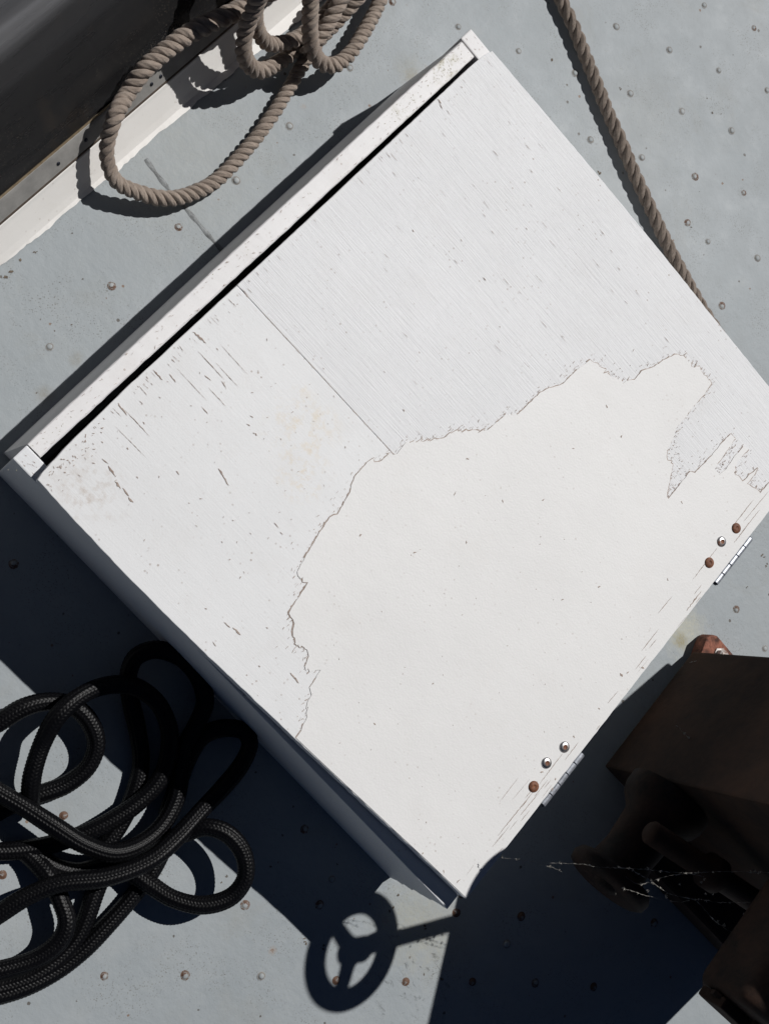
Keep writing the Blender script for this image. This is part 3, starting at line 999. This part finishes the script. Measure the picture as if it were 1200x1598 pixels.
# hinges: five knuckles on a pin, the leaf folded under the lid, three bolts through the lid
def hinge(y0, y1, bolts):
    h = bpy.data.objects.new('hinge', None)
    C.objects.link(h)
    h.parent = locker
    r = .0042
    xk, zk = .7448, .2005
    n = 5
    L = (y1 - y0) / n
    def child(o):
        o.data.transform(Matrix.Translation(-LL))
        o.parent = h
        return o
    for i in range(n):
        a, b = y0 + i * L + .0007, y0 + (i + 1) * L - .0007
        child(cyl('knuckle', (xk, a, zk), (xk, b, zk), [(0, .0018), (0, r - .0003), (0, r - .0003), (.0003, r), (.0003, r), (b - a - .0003, r), (b - a - .0003, r), (b - a, r - .0003), (b - a, r - .0003), (b - a, .0018)], M_STEEL, None, 24))
    child(cyl('pin', (xk, y0 - .0012, zk), (xk, y1 + .001, zk), [(0, 0.0), (.0001, .0026), (y1 - y0 + .0021, .0026), (y1 - y0 + .0022, 0.0)], M_PIN, None, 16))
    child(box('leaf', (.7425, y0 + .002, .14), (.7442, y1 - .002, .1985), M_STEEL, None, .0003))
    for (x, y, rust) in bolts:
        q = .0072
        prof = [(0, q), (.0006, q), (.0013, q * .94), (.0021, q * .74), (.0026, q * .44), (.0026, q * .38), (.0020, q * .32), (.0020, 0.0)]
        b = child(cyl('bolt_head', (x, y, ZF), (x, y, ZF + .01), prof, M_BOLTR if rust else M_BOLT, None, 28))
        b.data.materials.append(M_BOLTR)
        for pl in b.data.polygons[28 * 4:]:
            pl.material_index = 1


hb = [(0.7162,0.8153,0.2085), (0.7114,0.7849,0.2085), (0.7165,0.7501,0.2085), (0.717,0.4255,0.2085), (0.7112,0.3941,0.2085),
    (0.7175,0.361,0.2085)]
kn = [(0.7476,0.825,0.2005), (0.7465,0.7387,0.2005), (0.7474,0.4382,0.2005), (0.7494,0.3536,0.2005)]
hinge(kn[1][1], kn[0][1], [(hb[0][0], hb[0][1], 1), (hb[1][0], hb[1][1], 0), (hb[2][0], hb[2][1], 1)])
hinge(kn[3][1], kn[2][1], [(hb[3][0], hb[3][1], 0), (hb[4][0], hb[4][1], 0), (hb[5][0], hb[5][1], 1)])

# ------------------------------------------------------------------ skylight (dark sloping panel, trim, white coaming)
sky_l = empty('deck_skylight', (-.3, .6, 0), 'deck skylight with sloping dark tinted panel, grey trim and white coaming', 'skylight')
YA, YB = -.6, 2.4
ysamp = np.arange(YA, YB, .006)


def strip(name, prof, mat, jit=None, thick=None):
    """profile of (x, z) swept along y; jit moves the first point to make a ragged lower edge"""
    V = []
    w = 0.0
    for y in ysamp:
        for j, (x, z) in enumerate(prof):
            dx = 0.0
            if j == 0 and jit:
                w = .9 * w + random.gauss(0, jit)
                dx = w + random.gauss(0, jit * .4) + (y - .6) * .022
            V.append((x + dx, y, z))
    n = len(prof)
    F = [(i * n + j, (i + 1) * n + j, (i + 1) * n + j + 1, i * n + j + 1) for i in range(len(ysamp) - 1) for j in range(n - 1)]
    o = from_np(name, np.array(V), F, mat, None, False)
    return put(o, sky_l)


strip('coaming', [(-.1795, .0012), (-.1850, .0024), (-.1920, .0080), (-.2120, .0270), (-.2150, .0305), (-.2175, .0312), (-.2175, .0)], M_COAM, .0006)
strip('rubber_seal', [(-.2166, .0290), (-.2158, .0330), (-.2166, .0350), (-.2190, .0362), (-.2190, .030)], M_SEAL)
strip('metal_trim', [(-.2182, .0340), (-.2178, .0368), (-.2318, .0535), (-.2345, .0560), (-.2368, .0560), (-.2385, .0535)], M_TRIM)
strip('sealant_line', [(-.2356, .0535), (-.2352, .0566), (-.2372, .0592), (-.2385, .0560)], mat_plain('dirty_brown_sealant', (.16, .115, .07), (.27, .215, .14), .85, 90, .5))
pan = []
for t in np.linspace(0, .62, 26):
    a = math.radians(50)
    bow = .010 * math.sin(t * 14.0) * (t > .12) * min(1, (t - .12) * 6)
    pan.append((-.2372 - t * math.cos(a) + bow * math.sin(a), .0555 + t * math.sin(a) + bow * math.cos(a)))
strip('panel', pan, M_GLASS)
strip('top_cap', [pan[-1], (pan[-1][0] - .02, pan[-1][1] + .01), (pan[-1][0] - .5, pan[-1][1] + .01), (pan[-1][0] - .5, 0)], M_COAM)
for p in [(-0.2206,0.5688,0.0366), (-0.2205,0.521,0.0364), (-0.2234,0.7018,0.0399), (-0.2248,0.6852,0.0416)]:
    x = -.2250
    o = cyl('trim_screw', (x, p[1], .0450), (x + .0077, p[1], .0514), [(0, .0026), (.0009, .0026), (.0013, .0016), (.0013, 0)], M_PIN, None, 12)
    put(o, sky_l)

# ------------------------------------------------------------------ tan ropes
r0 = .0125
tan_a = [
    # big loop: down the panel, over the coaming, round on the deck and back up
    [(-0.2078,0.9925,0.0991,0.0148), (-0.2101,0.915,0.0941,0.0148), (-0.2133,0.846,0.0901,0.0146), (-0.2231,0.8009,0.0925,0.0145), (-0.2334,0.7514,0.0954,0.0145),
    (-0.2371,0.7096,0.0935,0.0142), (-0.2365,0.6709,0.0882,0.0137), (-0.2305,0.6399,0.0763,0.013)] +
    [(-0.2179,0.6025,0.085,0.0122), (-0.206,0.5831,0.066,0.0116), (-0.1888,0.569,0.048,0.0113), (-0.1642,0.5641,0.036,0.0115), (-0.1393,0.5778,0.028,0.0118),
    (-0.1103,0.6031,0.022,0.012), (-0.0939,0.6358,0.018,0.012), (-0.0855,0.6773,0.015,0.0117), (-0.0873,0.7173,0.013,0.0113), (-0.0921,0.7601,0.013,0.0112),
    (-0.0997,0.8,0.013,0.0112), (-0.1104,0.843,0.014,0.0112), (-0.1208,0.8779,0.018,0.0115), (-0.1315,0.9247,0.026,0.012), (-0.1336,0.9597,0.04,0.0125),
    (-0.1363,0.9891,0.06,0.013), (-0.1442,1.0306,0.1,0.0135), (-0.1552,1.0709,0.14,0.0135)],
    # hanging loop on the right
    [(-0.2335,0.931,0.2,0.0135), (-0.1962,0.911,0.155,0.0135), (-0.1696,0.8982,0.12,0.0135), (-0.1464,0.8867,0.092,0.013), (-0.1265,0.8818,0.068,0.0128),
    (-0.1068,0.8872,0.05,0.0128), (-0.0926,0.9053,0.04,0.0128), (-0.0901,0.9379,0.034,0.0125), (-0.0978,0.9752,0.03,0.0122), (-0.1072,1.0094,0.028,0.012),
    (-0.1188,1.0396,0.03,0.012), (-0.1356,1.0807,0.035,0.012), (-0.1594,1.1375,0.04,0.012)],
    # tight loop on the coaming
    [(-0.2165,0.8368,0.21,0.0135), (-0.2064,0.8211,0.18,0.0135), (-0.2005,0.8115,0.15,0.013), (-0.193,0.8013,0.122,0.0128), (-0.1817,0.7922,0.098,0.0128),
    (-0.1657,0.7937,0.072,0.0128), (-0.1519,0.8084,0.05,0.0128), (-0.1452,0.8362,0.034,0.0126), (-0.1428,0.8681,0.026,0.0124), (-0.1419,0.9044,0.022,0.0124),
    (-0.1434,0.9427,0.02,0.0124), (-0.1503,0.9864,0.022,0.0124), (-0.1611,1.0362,0.026,0.0124)],
    [(-0.2289,0.8491,0.19,0.0125), (-0.2073,0.8271,0.135,0.0125), (-0.1937,0.8215,0.112,0.0122), (-0.1799,0.824,0.09,0.0122), (-0.1657,0.8374,0.068,0.0122),
    (-0.1538,0.8675,0.052,0.0122), (-0.1478,0.9003,0.046,0.0122), (-0.1488,0.9404,0.046,0.0122), (-0.1526,0.9741,0.05,0.0125), (-0.1643,1.0236,0.055,0.0125)],
    [(-0.1276,0.8849,0.04,0.0118), (-0.1311,0.9084,0.05,0.0122), (-0.1376,0.9336,0.06,0.0125), (-0.1464,0.9584,0.07,0.0125), (-0.1586,1.0038,0.08,0.0125)],
]
rope = empty('tan_rope', tuple(np.array(tan_a[0][14][:3]) * (1, 1, 0)), 'loose coil of thick tan three-strand rope draped over the dark skylight edge', 'rope')
ta = [(-0.1607,1.1268,0.12,0.0135), (-0.162,1.1778,0.08,0.0135), (-0.1608,1.175,0.05,0.0135), (-0.2583,0.9341,0.21,0.0135), (-0.2564,0.8927,0.22,0.0135),
    (-0.2385,0.8617,0.215,0.0135), (-0.1662,1.0806,0.03,0.0124), (-0.1689,1.0955,0.045,0.0124), (-0.1694,1.0627,0.055,0.0124), (-0.2468,0.8657,0.22,0.0125),
    (-0.2639,0.9211,0.2,0.0125)]
tan_a = [tan_a[0] + ta[0:3] + tan_a[1][::-1] + ta[3:6] + tan_a[2] + ta[6:9] + tan_a[3][::-1] + ta[9:11], tan_a[4]]
tan_a = [[(*p[:3], p[3] * .87) for p in q] for q in tan_a]
put(laid_rope('rope_coil', tan_a, M_TAN, None, 1.7), rope)
tan_b = [(0.0057,1.3178,0.0112,0.0103), (0.0354,1.2958,0.0112,0.0103), (0.0569,1.2858,0.0112,0.0103), (0.0945,1.2747,0.0112,0.0103), (0.1371,1.2586,0.0112,0.0103),
    (0.1799,1.2423,0.0112,0.0103), (0.2202,1.2272,0.0112,0.0103), (0.2634,1.2124,0.0112,0.0103), (0.3097,1.1962,0.0112,0.0103), (0.352,1.1827,0.0112,0.0103),
    (0.3982,1.1688,0.0112,0.0103), (0.4425,1.1553,0.0112,0.0103), (0.483,1.1461,0.0112,0.0103), (0.5231,1.1376,0.0112,0.0103), (0.5657,1.1301,0.0112,0.0103),
    (0.6222,1.1257,0.0112,0.0103), (0.7062,1.1249,0.0112,0.0103)]
rope2 = laid_rope('tan_rope', [tan_b], M_TAN2, None, 2.6)
rope2['label'] = 'straight length of tan three-strand rope running behind the white box'
rope2['category'] = 'rope'

# ------------------------------------------------------------------ black braided rope
R0 = .0110
blk = [
    [(0.1902,-0.1117,0.03), (0.1954,-0.0573,0.035), (0.2073,-0.0089,0.042), (0.216,0.0234,0.045), (0.2347,0.0493,0.043),
    (0.2575,0.0623,0.04), (0.2849,0.0626,0.036), (0.3117,0.0497,0.032), (0.3254,0.0238,0.027), (0.3221,-0.0097,0.021),
    (0.3057,-0.0413,0.019), (0.2882,-0.0763,0.018), (0.2693,-0.1295,0.018)],
    [(0.3101,-0.0612,0.03), (0.294,-0.0449,0.042), (0.2779,-0.0272,0.052), (0.2589,0.0071,0.06), (0.2476,0.041,0.074),
    (0.2518,0.0778,0.07), (0.2686,0.1072,0.056), (0.2959,0.129,0.045), (0.3325,0.1341,0.04), (0.367,0.1202,0.038),
    (0.3912,0.0939,0.036), (0.4019,0.0647,0.036), (0.4004,0.0261,0.034), (0.3878,-0.0178,0.03), (0.3705,-0.0536,0.024),
    (0.3497,-0.0856,0.02), (0.3187,-0.1173,0.019), (0.277,-0.1472,0.018)],
    [(0.4122,-0.0363,0.018), (0.4076,-0.0038,0.018), (0.3935,0.0376,0.018), (0.3718,0.071,0.018), (0.341,0.0948,0.02),
    (0.3092,0.1145,0.024), (0.2827,0.1341,0.034), (0.2722,0.156,0.042), (0.2825,0.1787,0.045), (0.3134,0.1932,0.045),
    (0.3481,0.1914,0.042), (0.3765,0.1757,0.038), (0.3891,0.1478,0.034), (0.397,0.1194,0.032), (0.4156,0.0935,0.032),
    (0.4351,0.0638,0.034), (0.4423,0.0271,0.04), (0.4333,-0.0077,0.048), (0.4144,-0.0314,0.056), (0.3817,-0.0457,0.06),
    (0.3376,-0.0537,0.058), (0.2938,-0.0608,0.052), (0.2563,-0.0686,0.046), (0.2052,-0.0775,0.04)],
    [(0.4448,0.0429,0.018), (0.4296,0.0769,0.018), (0.415,0.1121,0.02), (0.4074,0.1437,0.026), (0.4179,0.1681,0.034),
    (0.4392,0.1824,0.04), (0.4551,0.1773,0.042), (0.4649,0.152,0.044), (0.4666,0.1138,0.046), (0.4641,0.0751,0.05),
    (0.4613,0.0339,0.058), (0.4527,-0.0092,0.066), (0.4266,-0.0553,0.068), (0.3892,-0.0963,0.064), (0.3725,-0.1303,0.058),
    (0.363,-0.1659,0.052), (0.3527,-0.215,0.045)],
    [(0.4456,-0.0123,0.02), (0.4583,0.0123,0.028), (0.4689,0.0415,0.046), (0.4809,0.0648,0.06), (0.5056,0.0756,0.066),
    (0.5378,0.0709,0.066), (0.5602,0.0523,0.064), (0.5653,0.0247,0.058), (0.547,-0.0056,0.052), (0.5141,-0.0243,0.044),
    (0.4829,-0.0304,0.034), (0.4553,-0.035,0.026), (0.4301,-0.0471,0.02), (0.406,-0.0773,0.018), (0.3769,-0.0912,0.018),
    (0.3505,-0.0913,0.018)],
    [(0.3396,-0.0984,0.018), (0.3599,-0.0983,0.022), (0.382,-0.101,0.032), (0.4113,-0.1118,0.04), (0.4331,-0.1245,0.042),
    (0.443,-0.1458,0.04), (0.4384,-0.1752,0.036), (0.4138,-0.2141,0.032), (0.3816,-0.2524,0.03)],
    [(0.4344,-0.0621,0.018), (0.4435,-0.0844,0.018), (0.4537,-0.1057,0.018), (0.4634,-0.1329,0.018), (0.4635,-0.1654,0.018),
    (0.4514,-0.2031,0.018), (0.4275,-0.2363,0.018), (0.3903,-0.2701,0.018)],
    [(0.4705,0.0098,0.018), (0.4771,-0.0153,0.018), (0.4802,-0.0389,0.018), (0.4816,-0.0696,0.018), (0.481,-0.1035,0.018),
    (0.4792,-0.1379,0.018), (0.4728,-0.1715,0.018), (0.4584,-0.205,0.019), (0.4378,-0.2364,0.019), (0.4041,-0.2739,0.019)],
]
# outside the view on the left the passes run into one another
lp = [(0.2576,-0.168,0.018), (0.2373,-0.1677,0.018), (0.2435,-0.1491,0.018), (0.1759,-0.1366,0.03), (0.1457,-0.1309,0.03),
    (0.1494,-0.1007,0.035), (0.1761,-0.0834,0.04), (0.3396,-0.2586,0.04), (0.3334,-0.2831,0.035), (0.3577,-0.278,0.03),
    (0.3559,-0.2953,0.018), (0.3477,-0.3114,0.018), (0.3711,-0.3054,0.018)]
blk = [blk[1] + lp[0:3] + blk[0][::-1] + lp[3:7] + blk[2][::-1], blk[3] + lp[7:10] + blk[5][::-1], blk[4], blk[6] + lp[10:13] + blk[7][::-1]]
brope = empty('black_rope', tuple(np.array(blk[0][2][:3]) * (1, 1, 0)), 'heap of black braided rope tangled on the deck beside the box', 'rope')
put(braided_rope('rope_coil', blk, M_BLACK, R0), brope)

# ------------------------------------------------------------------ anchor windlass, its shaded side towards the camera
win = empty('windlass', (1.08, .62, 0), 'dark rusty anchor windlass in shadow beyond the hinged edge of the box', 'windlass')


def wput(o):
    return put(o, win)


wput(prism('side_plate', [(.885, .012), (.885, .37), (1.004, .586), (1.14, .83), (1.23, .86), (1.27, .80), (1.27, .012)], .508, .735, M_RUSTY, None, .004, axis='y'))
wput(prism('drum_guard', [(.905, .235), (.905, .40), (1.02, .60), (1.14, .80), (1.25, .80), (1.25, .235)], .737, .875, M_RUSTY, None, .006, axis='y'))
wput(prism('gear_casing', [(.985, .318), (.99, .39), (1.03, .43), (1.16, .43), (1.19, .39), (1.19, .30), (1.15, .27), (1.03, .275)], .312, .507, M_BLACKIRON, None, .014, 3, True, axis='y'))
wput(cyl('drum', (.925, .3505, .135), (.925, .507, .135), [(0, 0), (0, .022), (.002, .030), (.003, .050), (.008, .058), (.018, .060), (.026, .056), (.030, .040), (.060, .036), (.110, .040), (.128, .056), (.140, .06), (.1565, .06)], M_BLACKIRON, None, 40))
wput(cyl('drum_cap', (.915, .345, .150), (.915, .36, .150), [(0, 0), (0, .010), (.003, .016), (.012, .020)], M_BLACKIRON, None, 24))
wput(cyl('cross_shaft', (.885, .43, .205), (1.225, .50, .205), [(0, 0), (0, .013), (.004, .016), (.10, .016), (.104, .024), (.125, .024), (.129, .016), (.335, .016), (.34, 0)], M_RUSTY, None, 24))
wput(prism('base_frame', [(1.02, .44), (1.26, .44), (1.26, .507), (1.02, .507)], .003, .05, M_BLACKIRON, None, .006))
lug = [(0.8912,0.7315,0.028), (0.8815,0.7591,0.028), (0.8844,0.7696,0.028), (0.8934,0.7754,0.028), (0.921,0.7749,0.028),
    (0.954,0.7739,0.028), (0.9953,0.7802,0.028), (0.9743,0.7414,0.028)]
wput(prism('mounting_lug', [(p[0], p[1]) for p in lug][::-1], .002, .028, M_REDLEAD, None, .003))
lb = [(0.9167,0.7565,0.03)][0]
wput(cyl('lug_bolt', (lb[0], lb[1], .028), (lb[0], lb[1], .05), [(0, .0125), (.002, .0125), (.002, .0095), (.010, .0092), (.012, .006), (.012, 0)], mat_metal('pale_worn_bolt', (.62, .58, .55), .45, .2, .4), None, 6, False))
# slotted bracket on the gear casing
wput(prism('bracket', [(.99, .325), (1.0, .36), (1.05, .37), (1.05, .34)], .297, .311, M_RUSTY, None, .003, axis='y'))
for k in range(4):
    z = .40 + .0
    wput(cyl('casing_bolt', (1.0 + .045 * k, .311, .345 + .03 * (k % 2)), (1.0 + .045 * k, .29, .345 + .03 * (k % 2)), [(0, .009), (.006, .009), (.007, 0)], M_BLACKIRON, None, 6, False))

# brake handwheel: rim, hub, three spokes, shaft
WC = Vector((.8412, .4662, .525))
th, ph = math.radians(54), math.radians(17)
wnrm = Vector((math.cos(ph) * math.cos(th), math.cos(ph) * math.sin(th), math.sin(ph)))
wu = Vector((-math.sin(th), math.cos(th), 0))
wv = wnrm.cross(wu)
RM, RT = .0578, .0146
V, F = [], []
for i in range(72):
    a = 2 * math.pi * i / 72
    d = wu * math.cos(a) + wv * math.sin(a)
    for j in range(16):
        b = 2 * math.pi * j / 16
        V.append(tuple(WC + d * (RM + RT * math.cos(b)) + wnrm * (RT * .75 * math.sin(b))))
for i in range(72):
    for j in range(16):
        F.append((i * 16 + j, ((i + 1) % 72) * 16 + j, ((i + 1) % 72) * 16 + (j + 1) % 16, i * 16 + (j + 1) % 16))
M_WHEEL = mat_plain('rust_brown_handwheel', (.10, .045, .028), (.19, .085, .055), .6, 60, .5)
wheel = wput(from_np('handwheel', np.array(V), F, M_WHEEL))


def wchild(o):
    o.data.transform(Matrix.Translation(-Vector(win.location)))
    o.parent = wheel
    return o


sdir = Vector((.585, .806, .087)).normalized()
wchild(cyl('hub', WC - wnrm * .012, WC + wnrm * .03, [(0, 0), (0, .013), (.003, .0165), (.034, .0165), (.036, .014)], M_WHEEL, None, 24))
for an in (22, 147, 262):
    a = math.radians(an)
    d = wu * math.cos(a) + wv * math.sin(a)
    e = wnrm.cross(d)
    bm = bmesh.new()
    rings = []
    for t, hw, ht in ((.006, .013, .006), (.02, .0098, .006), (.04, .0090, .0055), (.05, .0115, .006)):
        c = WC + d * t
        rings.append([bm.verts.new(c + e * hw * x + wnrm * ht * y) for x, y in ((-1, -.5), (-.5, -1), (.5, -1), (1, -.5), (1, .5), (.5, 1), (-.5, 1), (-1, .5))])
    for p, q in zip(rings, rings[1:]):
        for i in range(8):
            bm.faces.new((p[i], p[(i + 1) % 8], q[(i + 1) % 8], q[i]))
    bmesh.ops.recalc_face_normals(bm, faces=bm.faces)
    wchild(from_bm('spoke', bm, M_WHEEL, None, True))
wchild(cyl('shaft', WC, WC + sdir, [(0, .0108), (.30, .0108)], M_GALV, None, 24))


# ------------------------------------------------------------------ cobwebs on the windlass
def web(paths, lint):
    Vs, Fs, off = [], [], 0
    for ctrl, r in paths:
        P, s = curve_pts(ctrl, .003)
        P = P[:, :3] + rng.normal(0, .0003, (len(P), 3))
        T, N, B = frames(P)
        an = np.arange(3) * 2 * np.pi / 3
        rr = r * np.clip(rng.normal(.6, .9, len(P)), .25, 3.2)
        for q in P[rng.random(len(P)) < .16]:
            lint = lint + [tuple(q)]
        V = P[:, None] + rr[:, None, None] * (np.cos(an)[None, :, None] * N[:, None] + np.sin(an)[None, :, None] * B[:, None])
        Vs.append(V.reshape(-1, 3))
        Fs.append(grid_faces(len(P), 3, off))
        off += len(P) * 3
    for (x, y, z) in lint:
        for _ in range(3):
            a = rng.normal(0, .0011, (4, 3)) + (x, y, z)
            Vs.append(a)
            Fs.append(np.array([[off, off + 1, off + 2, off + 3]]))
            off += 4
    return np.vstack(Vs), np.vstack(Fs)


web_paths = [
    ([(0.7281,0.2649,0.235), (0.7362,0.2724,0.25), (0.7594,0.2891,0.26), (0.792,0.3164,0.27), (0.8127,0.3309,0.28),
    (0.8533,0.3638,0.29), (0.8925,0.3925,0.3), (0.9427,0.4355,0.3), (0.9967,0.4775,0.3)], .00035),
    ([(0.7576,0.2847,0.26), (0.7713,0.293,0.26), (0.7877,0.2986,0.26)], .0004),
    ([(0.8432,0.3546,0.29), (0.8805,0.3647,0.28), (0.9196,0.3738,0.27), (0.9546,0.3919,0.27), (0.9674,0.3922,0.27),
    (0.9878,0.3914,0.27), (0.9986,0.39,0.28), (1.0258,0.3965,0.28), (1.0477,0.4017,0.28)], .0004),
    ([(0.8666,0.3382,0.26), (0.8935,0.35,0.26), (0.9154,0.3607,0.26), (0.9446,0.3781,0.26), (0.9607,0.396,0.26),
    (0.9826,0.4114,0.27), (1.0135,0.439,0.28)], .0003),
    ([(0.8548,0.348,0.27), (0.8753,0.3529,0.27), (0.8851,0.3628,0.27), (0.8886,0.3763,0.28), (0.9042,0.3939,0.28),
    (0.915,0.4063,0.29), (0.9304,0.4148,0.29)], .0003),
    ([(0.8661,0.5853,0.135), (0.8847,0.5805,0.15), (0.8968,0.5799,0.16), (0.9065,0.5818,0.17), (0.9232,0.5827,0.185)], .0004),
    ([(0.8822,0.7103,0.03), (0.888,0.7217,0.045), (0.8958,0.7331,0.05), (0.9014,0.7474,0.05), (0.9163,0.7438,0.06),
    (0.9284,0.7486,0.08), (0.9397,0.7554,0.1)], .0004),
]
lint = [(0.8873,0.3722,0.28), (0.9605,0.4068,0.27), (0.9706,0.4129,0.27), (0.9393,0.4104,0.28), (0.913,0.4057,0.29),
    (0.8893,0.3476,0.26), (0.9906,0.3916,0.28), (1.0014,0.3942,0.28), (1.0296,0.3995,0.28), (0.8847,0.5805,0.15),
    (0.898,0.5786,0.16), (0.903,0.581,0.17), (0.9371,0.7531,0.1), (0.9575,0.6219,0.2), (0.9766,0.5931,0.2),
    (1.0288,0.4279,0.3), (1.0087,0.418,0.29), (0.8647,0.3268,0.26), (0.9175,0.3691,0.27), (0.9232,0.3907,0.27),
    (0.7839,0.2975,0.26), (0.8068,0.3266,0.27), (0.8335,0.348,0.28), (0.9135,0.7451,0.06), (1.0004,0.3924,0.28),
    (0.8981,0.3587,0.26), (1.0348,0.3968,0.29), (0.9396,0.4157,0.28)]
wv_, wf_ = web(web_paths, lint)
cw = from_np('cobweb', wv_, wf_, M_WEB, None, False)
cw['label'] = 'dusty pale cobweb strands strung across the dark windlass'
cw['category'] = 'cobweb'
cw['kind'] = 'stuff'
